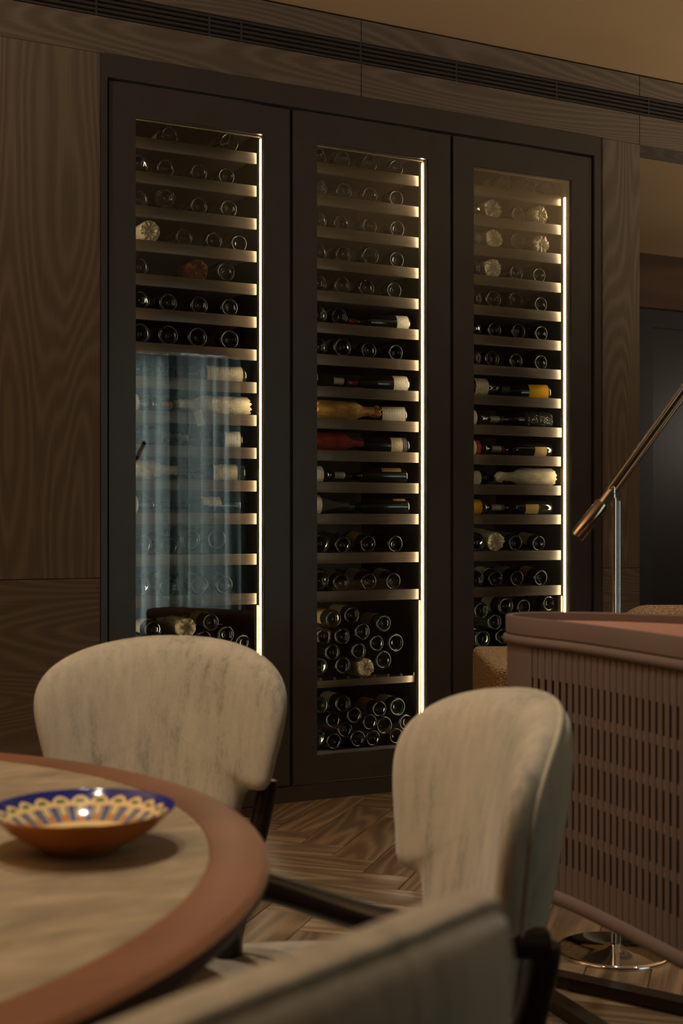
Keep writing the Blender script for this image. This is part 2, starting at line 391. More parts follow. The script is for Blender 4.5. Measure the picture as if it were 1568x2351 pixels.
vb = box('vent_recess', 'bronze_in', XL, XR, .012, .0195, 3.128, 3.223, wall)
for i in range(5):
    z = 3.128+.095*(i+.5)/5
    box('vent_slat', 'slat', XL, XR, -.001, .0115, z-.0045, z+.0045, wall)
for x in (1.55, 2.02, 2.16, 2.715, 3.2, 3.75, 4.3):
    box('vent_bracket', 'slat', x-.004, x+.004, -.0005, .0105, 3.129, 3.222, wall)
# alcove beyond the cabinets
struct(box('ceiling_alcove', 'plaster', AX-.004, XR, .22, AY+.1, AZ+.012, AZ+.1))
wa = struct(box('wall_alcove', 'black', AX-.3, XR, AY, AY+.1, -.003, AZ+.012))
hx = wx(1467, AY)
box('wood_panel', 'header', AX+.001, XR, AY-.02, AY, wz(1467, 705, AY), AZ+.01, wa)
px0 = wx(1497, AY-.03)
fr = MB(); fr.quad_box(AX+.1, px0, AY-.04, AY, 0, 2.62); fr.quad_box(px0, XR, AY-.04, AY, 2.50, 2.62)
fr.build('panel_frame', 'bronze_in', wa, False)
box('quilted_panel', 'quilt', px0, XR, AY-.02, AY, 0, 2.50, wa)
struct(box('wall_alcove_side', 'veneer_v', AX-.3, AX-.004, .75, AY, -.003, AZ+.012))
struct(box('wall_left', 'plaster', XL-.1, XL, YB, .75, -.003, ZC))
struct(box('wall_right', 'veneer_v', XR, XR+.1, YB, AY, -.003, ZC))
wr = MB(); WX0, WX1, WZ0, WZ1 = 3.2, 5.02, .15, 2.7
wr.quad_box(XL, WX0, YB-.1, YB, -.003, ZC); wr.quad_box(WX1, XR, YB-.1, YB, -.003, ZC)
wr.quad_box(WX0, WX1, YB-.1, YB, WZ1, ZC); wr.quad_box(WX0, WX1, YB-.1, YB, -.003, WZ0)
struct(wr.build('wall_front', 'veneer_h', None, False))
win = struct(empty('window_1', ((WX0+WX1)/2, YB, WZ0)))
def lbox(name, m, p, x0, x1, y0, y1, z0, z1, bevel=0):   # box given in world coordinates, parented to an unrotated empty
    o = box(name, m, x0, x1, y0, y1, z0, z1, p, bevel); o.matrix_parent_inverse = Matrix.Translation(p.location).inverted(); return o
for a_, b_ in ((WX0, WX0+.06), (4.08, 4.14), (WX1-.06, WX1)): lbox('window_frame', 'bronze', win, a_, b_, YB-.08, YB-.02, WZ0, WZ1)
lbox('window_frame', 'bronze', win, WX0, WX1, YB-.08, YB-.02, WZ0, WZ0+.06); lbox('window_frame', 'bronze', win, WX0, WX1, YB-.08, YB-.02, WZ1-.06, WZ1)
lbox('window_pane', 'pane', win, WX0+.05, WX1-.05, YB-.052, YB-.046, WZ0+.05, WZ1-.05)
def curtain(x0, x1, y, seed):
    rr = random.Random(seed); mb = MB(); n = 160; rows = []
    for iz in range(9):
        z = .02+(2.74-.02)*iz/8; row = []
        for i in range(n+1):
            x = x0+(x1-x0)*i/n
            yy = y+.06*math.sin(i/n*(x1-x0)/.13*2*PI+.5*math.sin(i*.11+seed))*(1-.25*iz/8)
            row.append((x+.01*math.sin(i*.3+iz*.4), yy, z))
        rows.append(row)
    mb.grid(rows, False)
    return mb.build('curtain', 'curtain', None, True, 0, 180)
tag(curtain(3.0, 4.46, -6.80, 1), 'teal curtain covering the window half near the wide wood wall', 'curtain')
tag(curtain(4.30, 5.10, -6.66, 2), 'teal curtain covering the window half towards the dark alcove', 'curtain')
tag(box('curtain_pelmet', 'bronze', 2.9, 5.6, -7.19, -6.62, 2.75, 2.95), 'dark box pelmet above the teal curtains', 'pelmet')

# parquet: herringbone planks
PL, PW, PT = .66, .165, .014
plank_me = None
ang = math.radians(45)
def in_area(p):
    q = p - Vector((0, -5)); lat = q.x*CA - q.y*SA; d = q.x*SA + q.y*CA
    return -.2 < lat+.12*d and lat < .30*d+.35 and 1.9 < d < 6.4 and p.y < .05 or (p.y < .1 and p.y > -1.2 and 1.2 < p.x < 4.3)
cnt = 0
for i in range(-30, 40):
    for j in range(-30, 40):
        for k_ in (0, 1):
            # classic herringbone lattice in the rotated frame
            bx_, by_ = i*PW + j*(PL), i*PW - j*(PL)
            if k_ == 0: c = Vector((bx_+PL/2, by_+PW/2)); rz = 0
            else: c = Vector((bx_+PL+PW/2-PW*0, by_+PL/2-PL+PW)); rz = PI/2
            c = Matrix.Rotation(ang, 2) @ c + Vector((1.3, -2.4))
            if not in_area(c): continue
            if plank_me is None:
                po = MB().quad_box(-PL/2+.0015, PL/2-.0015, -PW/2+.0015, PW/2-.0015, -PT, 0).build('plank', 'plank', floor, True, .0012); plank_me = po.data
            else: po = link('plank', plank_me, floor)
            po.location = (c.x, c.y, 0); po.rotation_euler = (0, 0, ang+rz); cnt += 1
print('planks', cnt)

# ------------------------------------------------------------------ wine cabinets
SZ = [2.708-.1367*i for i in range(12)] + [1.036, .871]       # shelf tops
DOORS = [(1.600, 2.378, 1.709, 2.265), (2.394, 3.168, 2.506, 3.053), (3.184, 3.952, 3.292, 3.836)]
CABN = ['panel-side wine cabinet', 'middle wine cabinet', 'alcove-side wine cabinet']
GZ0, GZ1, DZ0, DZ1 = .185, 2.766, .072, 2.886
sur = MB()
sur.quad_box(CX0, 1.590, -.012, .05, 0, CZT); sur.quad_box(3.962, CX1, -.012, .05, 0, CZT)
sur.quad_box(1.590, 3.962, -.012, .05, DZ1+.010, CZT); sur.quad_box(1.590, 3.962, -.004, .05, 0, DZ0-.008)
for x_ in (2.386, 3.176): sur.quad_box(x_-.0125, x_+.0125, .0195, .05, DZ0-.008, DZ1+.010)  # mullions added behind the door gaps to block leaking strip light
for x_ in (1.596, 3.957): sur.quad_box(x_-.006, x_+.006, .0195, .05, DZ0-.008, DZ1+.010)  # likewise added behind the outer door edges
so = sur.build('cabinet_surround', 'bronze', None, False)
tag(so, 'dark bronze frame and plinth round the three wine cabinets', 'frame')
box('reveal_edge', 'header', CX1-.006, CX1-.0005, -.016, -.0125, 0, CZT, so)
CABS = []
for ci, (d0, d1, g0, g1) in enumerate(DOORS):
    cab = tag(empty('wine_cabinet', ((d0+d1)/2, 0, 0)), ['tall glazed wine cabinet beside the wide wood wall panel', 'tall glazed wine cabinet between the two other cabinets', 'tall glazed wine cabinet beside the dark alcove'][ci], 'wine cabinet', 'three built-in wine cabinets')
    CABS.append(cab); inv = Matrix.Translation(cab.location).inverted()
    def part(name, m, mb, parent=cab, bevel=0, smooth=False):
        o = mb.build(name, m, parent, smooth or bool(bevel), bevel)
        if parent is cab: o.matrix_parent_inverse = inv
        return o
    i0, i1 = d0+.008, g1+.010                       # interior
    cas = MB()
    cas.quad_box(i0-.006, i0, .051, .66, .10, 2.84); cas.quad_box(i1, i1+.03, .10, .66, .10, 2.84)
    cas.quad_box(i0, i1, .056, .66, 2.80, 2.84); cas.quad_box(i0, i1, .056, .66, .10, .178); cas.quad_box(i0, i1, .64, .66, .178, 2.80)
    part('carcass', 'black', cas)
    part('jamb', 'jamb', MB().quad_box(i1, i1+.03, .056, .0995, .178, 2.80))
    part('top_trim', 'jamb', MB().quad_box(i0, i1, .056, .075, 2.772, 2.80))
    part('gasket', 'slat', MB().quad_box(i1-.001, i1+.0005, .030, .0555, .18, 2.79))
    zt = 2.70 if ci == 2 else 2.765
    part('light_strip', 'led', MB().quad_box(i1-.0030, i1-.0012, .058, .070, .19, zt))
    part('light_strip', 'led', MB().quad_box(i0+.0012, i0+.0030, .058, .070, .19, zt-.03))
    dm = MB()
    dm.quad_box(d0, g0, 0, .018, DZ0, DZ1); dm.quad_box(g1, d1, 0, .018, DZ0, DZ1)
    dm.quad_box(g0, g1, 0, .018, GZ1, DZ1); dm.quad_box(g0, g1, 0, .018, DZ0, GZ0)
    door = part('door', 'bronze', dm)
    part('glass', 'pane', MB().quad_box(g0, g1, .005, .009, GZ0, GZ1), door)
    kb = part('seal', 'jamb', MB().quad_box(g1-.0035, g1-.0005, .0185, .023, GZ0, GZ1), door)
    if ci == 0:
        part('lock', 'brass', MB().lathe([(0, -.004), (.008, -.004), (.0095, -.002), (.0095, .001)], 20), door).matrix_local = Matrix.Translation((wx(618, 0), 0, wz(618, 1795, 0))) @ Matrix.Rotation(PI/2, 4, 'X')
    for si, z in enumerate(SZ):
        sh = part('shelf', 'black', MB().quad_box(i0+.012, i1-.014, .090, .58, z-.020, z-.006))
        e = i1-.0135 if not (ci == 2 and si == 8) else i1-.008
        part('shelf_front', 'shelf', MB().quad_box(i0+.010, e, .076, .0895, z-.0455, z), sh, .0008)
    if True:                                        # low notched bottle rail
        z = .483
        sh = part('shelf', 'black', MB().quad_box(i0+.012, i1-.014, .11, .58, z-.02, z-.006))
        part('shelf_front', 'shelf', MB().quad_box(i0+.010, i1-.02, .098, .1095, z-.028, z+.002), sh, .0008)
        for q in range(9):
            x = i1-.0235-q*.066
            part('peg', 'shelf', MB().quad_box(x-.004, x+.004, .098, .1095, z+.0021, z+.014), sh)
        if ci == 1: part('standby_light', 'blue_led', MB().quad_box(wx(920, .5), wx(923, .5), .50, .505, wz(920, 1425, .5), wz(920, 1422, .5)))
    tr = part('light_channel', 'jamb', MB().quad_box(i1-.012, i1-.001, .078, .10, .18, .82))

# ------------------------------------------------------------------ bottles
def bottle_mesh(kind, m, r=.0375, L=.30):
    if kind == 'bordeaux':
        prof = [(0, .028), (.008, .027), (.016, .022), (.023, .012), (.0275, .004), (.0305, .0005), (.0330, 0), (.0355, .0012), (.0368, .0045), (.0375, .009), (.0375, .19),
                (.0368, .198), (.033, .209), (.026, .218), (.0185, .226), (.0155, .234), (.0145, .25), (.0145, .288), (.0152, .289), (.0152, .298), (.014, .30), (0, .30)]
    elif kind == 'burgundy':
        prof = [(0, .022), (.010, .021), (.018, .016), (.025, .008), (.0295, .002), (.032, 0), (.0345, .0005), (.0368, .0025), (.0385, .007), (.0392, .013), (.0392, .145),
                (.038, .16), (.0345, .18), (.029, .2), (.023, .218), (.018, .236), (.0155, .25), (.0145, .265), (.0145, .286), (.0155, .287), (.0155, .295), (.0145, .30), (0, .30)]
    else:                                           # champagne
        prof = [(0, .034), (.008, .033), (.016, .028), (.024, .016), (.030, .006), (.034, .0015), (.037, 0), (.0395, .0005), (.0425, .003), (.0442, .009), (.0448, .016), (.0445, .13),
                (.043, .15), (.038, .175), (.031, .2), (.024, .222), (.0185, .245), (.016, .265), (.0155, .285), (.0175, .288), (.0175, .30), (.0165, .312), (0, .315)]
    rm = max(p[0] for p in prof); sr = r/rm; sl = L/prof[-1][1]
    prof = [(a*sr, b*sl if b > .02 else b) for a, b in prof]
    zmin = 4 if kind != 'champagne' else 4
    def mod(i, a, rr, h):
        if 5 <= i <= 7:                               # knurled heel
            q = .0007*(1 if int(round(a/(2*PI)*72)) % 2 else -1)
            return rr+q, h+q
        return rr, h
    mb = MB(); mb.lathe(prof, 72, 'x', mod)
    o = mb.build('bottle_glass', m, None, True, 0, 60); me = o.data; bpy.data.objects.remove(o)
    return me, prof
BM = {}
def get_bottle(kind, m, r):
    key = (kind, m, round(r, 4))
    if key not in BM: BM[key] = bottle_mesh(kind, m, r)
    return BM[key]
LM = {}
def label_mesh(r, x0, x1, arc, m):
    key = (round(r, 4), round(x0, 3), round(x1, 3), round(arc, 2), m)
    if key not in LM:
        n = 20; rows = []
        for x in (x0, (x0+x1)/2, x1):
            rows.append([(x, (r+.0007)*math.cos(-arc/2+arc*j/n), (r+.0007)*math.sin(-arc/2+arc*j/n)) for j in range(n+1)])
        rows.append([(x1-.0003, (r-.0002)*math.cos(-arc/2+arc*j/n), (r-.0002)*math.sin(-arc/2+arc*j/n)) for j in range(n+1)])
        rows.insert(0, [(x0+.0003, (r-.0002)*math.cos(-arc/2+arc*j/n), (r-.0002)*math.sin(-arc/2+arc*j/n)) for j in range(n+1)])
        o = MB().grid(rows, False).build('label', m, None, True, 0, 60); LM[key] = o.data; bpy.data.objects.remove(o)
    return LM[key]
CAPM = {}
def cap_mesh(prof, m, frac=.14):
    L = prof[-1][1]; key = (round(prof[8][0], 4), round(L, 3), m)
    if key not in CAPM:
        pr = [(a+.0006, b) for a, b in prof if b > L*.80]; pr[-1] = (0, L+.0008); pr.insert(0, (pr[0][0]-.0008, pr[0][1]-.0002))
        o = MB().lathe(pr, 28, 'x').build('capsule', m, None, True, 0, 50); CAPM[key] = o.data; bpy.data.objects.remove(o)
    return CAPM[key]

def put_bottle(name, loc, axis, kind='bordeaux', glass='bottle', r=.0375, lab=None, lab_dir=(0, 0, 1), lab_x=(.075, .165), arc=2.6, cap='cap_black', roll=0):
    """axis: world direction from base to neck; loc: centre of the base; lab_dir: way the label's middle faces"""
    ax = Vector(axis).normalized(); up = Vector(lab_dir); yv = (up-ax*up.dot(ax)).normalized(); zv = ax.cross(yv)
    mtx = Matrix(((ax.x, yv.x, zv.x, loc[0]), (ax.y, yv.y, zv.y, loc[1]), (ax.z, yv.z, zv.z, loc[2]), (0, 0, 0, 1)))
    e = empty(name); e.matrix_world = mtx
    me, prof = get_bottle(kind, glass, r)
    link('bottle_glass', me, e)
    if lab:
        labs = lab if isinstance(lab, list) else [(lab, lab_x, arc)]
        for lm, lx, la in labs: link('label', label_mesh(r, lx[0], lx[1], la, lm), e)
    if cap: link('capsule', cap_mesh(prof, cap), e)
    return e, prof

def wrap_mesh(m, r, L, seed, flare=True, open_base=False, neck=True):
    rr = random.Random(seed); seg = 56; rows = []
    def nz(a, x, s, amp): return amp*noise.noise(Vector((math.cos(a)*s+seed*3.1, math.sin(a)*s, x*40+seed)))
    prof = []
    # gathered base end (rosette)
    for q, f_ in enumerate((.10, .25, .45, .65, .85, .97)): prof.append((r*f_, -.004+.010*(1-f_)*math.sin(q*1.3), 'end'))
    for x in (.004, .02, .04, .06, .08, .1, .12, .14, .16, .18): prof.append((r*1.03, x, 'body'))
    if neck:
        for x, f_ in ((.195, .96), (.212, .78), (.228, .58), (.245, .50), (.262, .50), (.278, .50)): prof.append((r*f_, x, 'neck'))
        if flare:
            for x, f_ in ((.288, .42), (.300, .55), (.315, .62), (.322, .45)): prof.append((r*f_, x, 'tail'))
        else: prof.append((r*.48, .296, 'neck')); prof.append((r*.2, .30, 'neck'))
    else: prof.append((r*1.0, .19, 'body'))
    k1 = rr.choice((9, 11, 13))
    for R0, x, kd in prof:
        row = []
        for j in range(seg):
            a = 2*PI*j/seg; q, xx = R0, x*L/.30 if kd != 'end' else x
            if kd == 'end':
                xx += .0045*math.sin(k1*a+3*noise.noise(Vector((a*1.5, seed, 0))))*(R0/r) + nz(a, R0*4, 2.5, .006)
                q += nz(a, R0*9, 2, .004)
            elif kd == 'body': q += abs(nz(a, x, 2.6, .0035))+nz(a, x*2.2, 7, .0016)
            elif kd == 'neck': q += nz(a, x, 2.4, .004)+.0018*math.sin(7*a+x*160)
            else: q += nz(a, x*2, 2.2, .012); xx += nz(a, x, 2, .008)
            row.append((xx, q*math.cos(a), q*math.sin(a)))
        rows.append(row)
    mb = MB(); mb.grid(rows, True, True, True)
    o = mb.build('wrapping', m, None, True, 0, 35); me = o.data; bpy.data.objects.remove(o); return me
def put_wrapped(name, loc, axis, m, r, seed, L=.30, flare=True, up=(0, 0, 1)):
    ax = Vector(axis).normalized(); yv = Vector(up); yv = (yv-ax*yv.dot(ax)).normalized(); zv = ax.cross(yv)
    o = link(name, wrap_mesh(m, r, L, seed, flare)); o.matrix_world = Matrix(((ax.x, yv.x, zv.x, loc[0]), (ax.y, yv.y, zv.y, loc[1]), (ax.z, yv.z, zv.z, loc[2]), (0, 0, 0, 1)))
    return o

ORD = ['first', 'second', 'third', 'fourth', 'fifth', 'sixth', 'seventh', 'eighth', 'ninth', 'tenth', 'eleventh', 'twelfth', 'thirteenth', 'fourteenth']
# base-outward rows: (photo column of the base, kind code, radius mm)
# codes: b bordeaux, u burgundy, c champagne, g green; t tissue, k crumpled clear wrap, r brown paper, w gold wire; capital letter after = label: C cream, W white, T tan, Y yellow, G grey, '-' none
ROWS = {
 0: {0: 'bC390 wC527', 1: 'u-320 bC381 bG457 bG520', 2: 'b-320 kC383 bG457 uG525', 3: 't-344 bG423 bG491 bT549', 4: 'b-321 r-455 kG519', 5: 'u-323 uT387 uG458 uG527',
     6: 'c-323 cT387 cG454 cT527', 12: 'c-327 b-390 c-438 c-497', 13: 'u-324 uC389 uC459 uG515'},
 1: {0: 'uT732 uT787 uT849 bG910', 1: 'u-734 uT791 bC850 bG910', 2: 'b-733 bG785 bG849 uG912', 3: 'b-733 uT790 cC851 uG911', 4: 'u-733 uT787 uT842 uG905', 5: 'u-733 uC780',
     6: 'u-734 cC787 uT847 bG909', 12: 'c-738 b-787 uT845 u-908', 13: 'k-738 uT784 uC847 uT903'},
 2: {0: 'uT1160 uT1215 uG1260', 1: 'b-1091 t-1132 b-1190 t-1240', 2: 'u-1090 t-1135 kT1190 t-1242', 3: 'u-1090 t-1133 b-1186 b-1238', 4: 'u-1090 cY1134 kT1186 bG1242', 5: 'b-1090 b-1136 u-1191 bG1243',
     6: 'u-1090 uG1131 bG1185 b-1242', 12: 'c-1096 t-1139 uG1184 bC1237', 13: 'u-1095 uC1138 uG1187 uT1242'},
}
KIND = {'b': ('bordeaux', .0375, 'bottle'), 'u': ('burgundy', .0400, 'bottle'), 'c': ('champagne', .0440, 'bottle'), 'w': ('champagne', .0440, 'bottle'), 'k': ('burgundy', .0395, 'bottle')}
LABM = {'C': 'lab_cream', 'W': 'lab_white', 'T': 'lab_tan', 'Y': 'lab_yellow', 'G': 'lab_grey'}
LABW = {'C': 'cream-labelled', 'W': 'white-labelled', 'T': 'tan-labelled', 'Y': 'yellow-labelled', 'G': 'grey-labelled', '-': 'plain dark'}
seed = 0
def lay(code, lab, X, Z, Y, tilt, label, group, rr):
    """one bottle lying with its base towards the room"""
    global seed; seed += 1
    ax = (rr.uniform(-.02, .02)*(0 if 'pile' in label else 1), math.cos(tilt), math.sin(tilt))
    if code in 'tr':
        r = .0385 if 'pile' in label else .0415
        o = put_wrapped('wrapped_bottle', (X, Y, Z), ax, 'tissue' if code == 't' else 'tissue_brown', r, seed)
    else:
        kd, r, gl = KIND[code]
        if rr.random() < .25: gl = 'bottle_green'
        ang_ = rr.uniform(math.radians(95), math.radians(165))
        o, prof = put_bottle('wine_bottle', (X, Y, Z), ax, kd, gl, r, LABM.get(lab), (math.cos(ang_), 0, math.sin(ang_)), (.055+rr.uniform(-.01, .015), .145+rr.uniform(-.015, .02)), rr.uniform(2.2, 3.4), rr.choice(['cap_black', 'cap_wine', 'cap_gold', 'cap_red']))
        if code == 'w':
            mb = MB()
            for q in range(3):
                a = 2*PI*q/3+.5
                mb.tube([(.018, 0, 0), (.004, .030*math.cos(a), .030*math.sin(a)), (-.001, .0385*math.cos(a), .0385*math.sin(a)), (.012, .0452*math.cos(a), .0452*math.sin(a)), (.10, .0455*math.cos(a), .0455*math.sin(a))], .0008, 6)
            mb.build('gold_wire', 'wire', o)
        if code == 'k':
            sd = seed; rows = []
            for x, f_ in ((.004, .80), (-.003, .93), (.0, 1.02), (.012, 1.09), (.03, 1.06), (.06, 1.05), (.09, 1.05), (.10, 1.12)):
                row = []
                for j in range(48):
                    a = 2*PI*j/48; q = r*f_+.006*abs(noise.noise(Vector((math.cos(a)*3.5+sd, math.sin(a)*3.5, x*60))))
                    row.append((x+.004*noise.noise(Vector((a*4, x*50, sd))), q*math.cos(a), q*math.sin(a)))
                rows.append(row)
            MB().grid(rows).build('clear_wrap', 'cling', o)
    tag(o, label, 'bottle', group)
    return o
for ci in ROWS:
    for si, txt in ROWS[ci].items():
        items = txt.split(); n = len(items); rr = random.Random(ci*50+si)
        tilt = math.radians(6.5) if si >= 12 else 0
        for q, it in enumerate(items):
            code, lab, u = it[0], it[1], int(it[2:])
            r = .0415 if code in 'tr' else KIND[code][1]
            Y = .098+rr.uniform(0, .008); X = wx(u, Y); Z = SZ[si]-.006+r+(.001 if code in 'tr' else .0005)
            if code == 'k': Z += .013; Y += .008
            if code in 'tr': Z += .005
            if si == 12 and ci == 0 and u > 430: Z += .022
            look = {'t': 'white tissue-wrapped bottle', 'r': 'brown paper-wrapped bottle', 'k': 'crumpled-clear-wrapped bottle', 'w': 'gold-wired bottle'}.get(code, LABW[lab]+' bottle')
            o = lay(code, lab, X, Z, Y, tilt, f'{look} base-outward, {ORD[n-1-q]} from light strip, {ORD[si]} shelf down, {CABN[ci]}', 'bottles lying base outward on the cabinet shelves', rr)

# piles at the bottom: photo positions of the bases
NTH = ['topmost']+ORD[1:]+['fifteenth', 'sixteenth', 'seventeenth', 'eighteenth', 'nineteenth', 'twentieth']
PILES = {
 0: 'uW353,1447 tX428,1441 uT486,1429 uG518,1459 u-557,1478 u-468,1469 b-392,1478 b-330,1480 u-505,1496 b-440,1500 u-365,1505 b-545,1516 b-330,1552 u-372,1556 b-412,1553 b-455,1554 u-497,1553 b-540,1556',
 1: 'uT768,1421 uC810,1412 uT882,1431 uG833,1450 b-744,1461 u-787,1461 b-865,1477 c-911,1476 b-764,1498 b-825,1498 c-879,1517 u-788,1529 u-735,1531 tX843,1529 '
    'b-739,1620 uW787,1616 bY871,1630 cW915,1626 b-767,1655 b-812,1643 b-851,1665 c-888,1674 u-942,1667 b-796,1680 u-735,1697 b-765,1719 u-818,1706 b-855,1708 b-911,1706',
 2: 'uT1106,1401 cW1163,1389 uY1208,1398 bG1285,1379 u-1137,1428 cT1109,1467 u-1155,1461 b-1182,1424 tX1262,1404 b-1232,1418 u-1205,1450 b-1245,1462 b-1110,1510 u-1150,1508 u-1190,1493 b-1232,1500 b-1272,1495',
}
for ci, txt in PILES.items():
    pts = []
    for it in txt.split():
        u, v = map(int, it[2:].split(',')); code, lab = it[0], it[1]
        r = .0455 if code == 't' else KIND[code][1]*.965
        Y = .122; pts.append([wx(u, Y), wz(u, v, Y), r, code, lab])
    i0, i1 = DOORS[ci][0]+.008, DOORS[ci][3]+.010
    for _ in range(60):                               # relax so that neighbours touch instead of cutting into each other
        for a in range(len(pts)):
            for b in range(a):
                dx, dz = pts[a][0]-pts[b][0], pts[a][1]-pts[b][1]; d = math.hypot(dx, dz) or 1e-6
                need = pts[a][2]+pts[b][2]+.0008+(.004 if 't' in (pts[a][3], pts[b][3]) else 0)
                if d < need:
                    s_ = (need-d)/2/d; pts[a][0] += dx*s_; pts[a][1] += dz*s_; pts[b][0] -= dx*s_; pts[b][1] -= dz*s_
        for p in pts:
            p[0] = min(max(p[0], i0+p[2]+.004), i1-p[2]-.014)
            low = .478 if ci != 1 or p[1] > .47 else .178
            if ci == 1 and low == .178: p[1] = min(p[1], .460-p[2])
            p[1] = max(p[1], low+p[2]+.001); p[1] = min(p[1], .82-p[2])
    order = sorted(range(len(pts)), key=lambda a: -pts[a][1])
    for rank, a in enumerate(order):
        X, Z, r, code, lab = pts[a]; rr = random.Random(ci*1000+a)
        z0 = .122+rr.uniform(-.006, .010)
        which = '' if ci != 1 else ('upper ' if Z > .49 else 'lower ')
        look = {'t': 'white tissue-wrapped bottle'}.get(code, LABW.get(lab, 'plain dark')+' bottle')
        peers = [b for b in order if (ci != 1 or (pts[b][1] > .49) == (Z > .49))]; look = f'{look}, {NTH[peers.index(a)]} down'
        if code != 't':
            kd, rk, gl = KIND[code]; KIND[code] = (kd, r, gl)
        o = lay(code, lab, X, Z, z0, 0, f'{look} in the {which}pile, {CABN[ci]}', 'piled bottles, base outward', rr)
        if code != 't': KIND[code] = (kd, rk, gl)
    # a neck seen among the pile of the middle cabinet
# display rows: bottles lying along the shelf. (cabinet, shelf, photo column of neck end / base, direction, kind, glass, label list, capsule, extra)
def L_(m, x0, x1, arc=2.9): return (m, (x0, x1), arc)
FRONT = (0, -1, .25)
SIDE = [
 # cab, shelf, base column (None when hidden), neck column, neck to, kind, labels, capsule, glass, label facing, words
 (0, 7, None, 394, 1, 'burgundy', [L_('lab_tan', .03, .125)], 'cap_black', 'bottle', (0, -1, .35), 'tan-labelled bottle lying lengthwise, neck toward light strip'),
 (0, 7, 562, None, -1, 'bordeaux', [L_('lab_cream', .02, .175)], 'cap_wine', 'bottle_brown', (0, -1, .35), 'long cream-labelled bottle lying lengthwise, base toward light strip'),
 (0, 8, None, 378, 1, 'bordeaux', [L_('lab_white', .04, .150)], 'cap_amber', 'bottle', FRONT, 'white-labelled bottle lying lengthwise, amber capsule toward light strip'),
 (0, 9, 556, None, -1, 'burgundy', [L_('lab_white', .012, .078)], 'cap_black', 'bottle', FRONT, 'white-labelled bottle lying lengthwise, base toward light strip'),
 (0, 10, 561, None, -1, 'bordeaux', [L_('lab_cream', .035, .135)], 'cap_wine', 'bottle_green', FRONT, 'cream-labelled green bottle lying lengthwise'),
 (0, 11, None, 394, 1, 'bordeaux', [L_('lab_white', .03, .145)], 'cap_black', 'bottle', FRONT, 'white-labelled bottle lying lengthwise, neck toward light strip'),
 (0, 11, 548, None, -1, 'bordeaux', [L_('lab_cream', .085, .165, 1.6)], 'cap_wine', 'bottle', (0, -.7, .8), 'bottle lying lengthwise with its label turned up'),
 (1, 5, 941, None, -1, 'bordeaux', [L_('lab_white', .012, .070)], 'cap_red', 'bottle', FRONT, 'red-capped bottle lying lengthwise beside base-outward bottles'),
 (1, 7, None, 776, 1, 'burgundy', [L_('lab_tan', .05, .16, 2.0)], 'cap_white', 'bottle', (0, -.7, .8), 'tan-labelled bottle lying lengthwise, neck toward light strip'),
 (1, 7, 939, None, -1, 'burgundy', [L_('lab_white', .015, .085)], 'cap_red', 'bottle', FRONT, 'red-capped white-labelled bottle lying lengthwise, base toward light strip'),
 (1, 8, 945, None, -1, 'burgundy', [L_('lab_white', .012, .120)], 'cap_black', 'bottle', FRONT, 'wide white-labelled bottle lying lengthwise, base toward light strip'),
 (1, 9, 943, None, -1, 'bordeaux', [L_('lab_cream', .035, .088), L_('lab_violet', .015, .035)], 'cap_black', 'bottle', FRONT, 'cream and violet-labelled bottle lying lengthwise'),
 (1, 10, None, 789, 1, 'bordeaux', [L_('lab_white', .07, .185)], 'cap_white', 'bottle', FRONT, 'white-labelled bottle lying lengthwise, pale capsule toward light strip'),
 (1, 10, 932, None, -1, 'bordeaux', [L_('lab_tan', .03, .12, 1.4)], 'cap_wine', 'bottle', (0, -.35, 1), 'dark bottle with label turned up, base toward light strip'),
 (1, 11, None, 800, 1, 'champagne', [L_('lab_white', .07, .15)], 'cap_grey', 'bottle_pale', FRONT, 'pale glass bottle lying lengthwise, neck toward light strip'),
 (1, 11, 943, None, -1, 'bordeaux', [L_('lab_tan', .02, .075, 1.0)], 'cap_green', 'bottle', (0, -.3, 1), 'green-capped dark bottle lying lengthwise, base toward light strip'),
 (2, 7, None, 1168, 1, 'champagne', [L_('lab_cream', .09, .16)], 'cap_grey', 'bottle', FRONT, 'cream-labelled netted bottle lying lengthwise, neck toward light strip'),
 (2, 7, 1274, None, -1, 'burgundy', [L_('lab_yellow', .018, .115)], 'cap_black', 'bottle', FRONT, 'yellow-labelled bottle lying lengthwise, base toward light strip'),
 (2, 8, None, 1143, 1, 'burgundy', [L_('lab_white', .09, .16)], 'cap_white', 'bottle', FRONT, 'white-labelled bottle lying lengthwise, neck toward light strip'),
 (2, 8, 1271, None, -1, 'burgundy', [L_('lab_cream', .02, .085, 1.6)], 'cap_grey', 'bottle', (0, -.5, 1), 'crumpled-foil-wrapped bottle lying lengthwise, base toward light strip'),
 (2, 9, None, 1147, 1, 'bordeaux', [L_('lab_white', .07, .148), L_('lab_red', .148, .172)], 'cap_white', 'bottle', FRONT, 'white and red-labelled bottle lying lengthwise'),
 (2, 9, 1271, None, -1, 'bordeaux', [L_('lab_tan', .035, .10, 1.5)], 'cap_orange', 'bottle', (0, -1, -.35), 'orange-capped bottle lying lengthwise, base toward light strip'),
 (2, 10, None, 1150, 1, 'bordeaux', [L_('lab_cream', .05, .165)], 'cap_white', 'bottle', FRONT, 'cream-labelled bottle lying lengthwise behind a tissue-wrapped one'),
 (2, 11, None, 1146, 1, 'bordeaux', [L_('lab_yellow', .04, .182)], 'cap_white', 'bottle', FRONT, 'yellow-labelled bottle lying lengthwise, neck toward light strip'),
 (2, 11, 1271, None, -1, 'bordeaux', [L_('lab_tan', .08, .15, 1.3)], 'cap_amber', 'bottle', (0, -1, -.2), 'amber-capped bottle lying lengthwise, base toward light strip'),
]
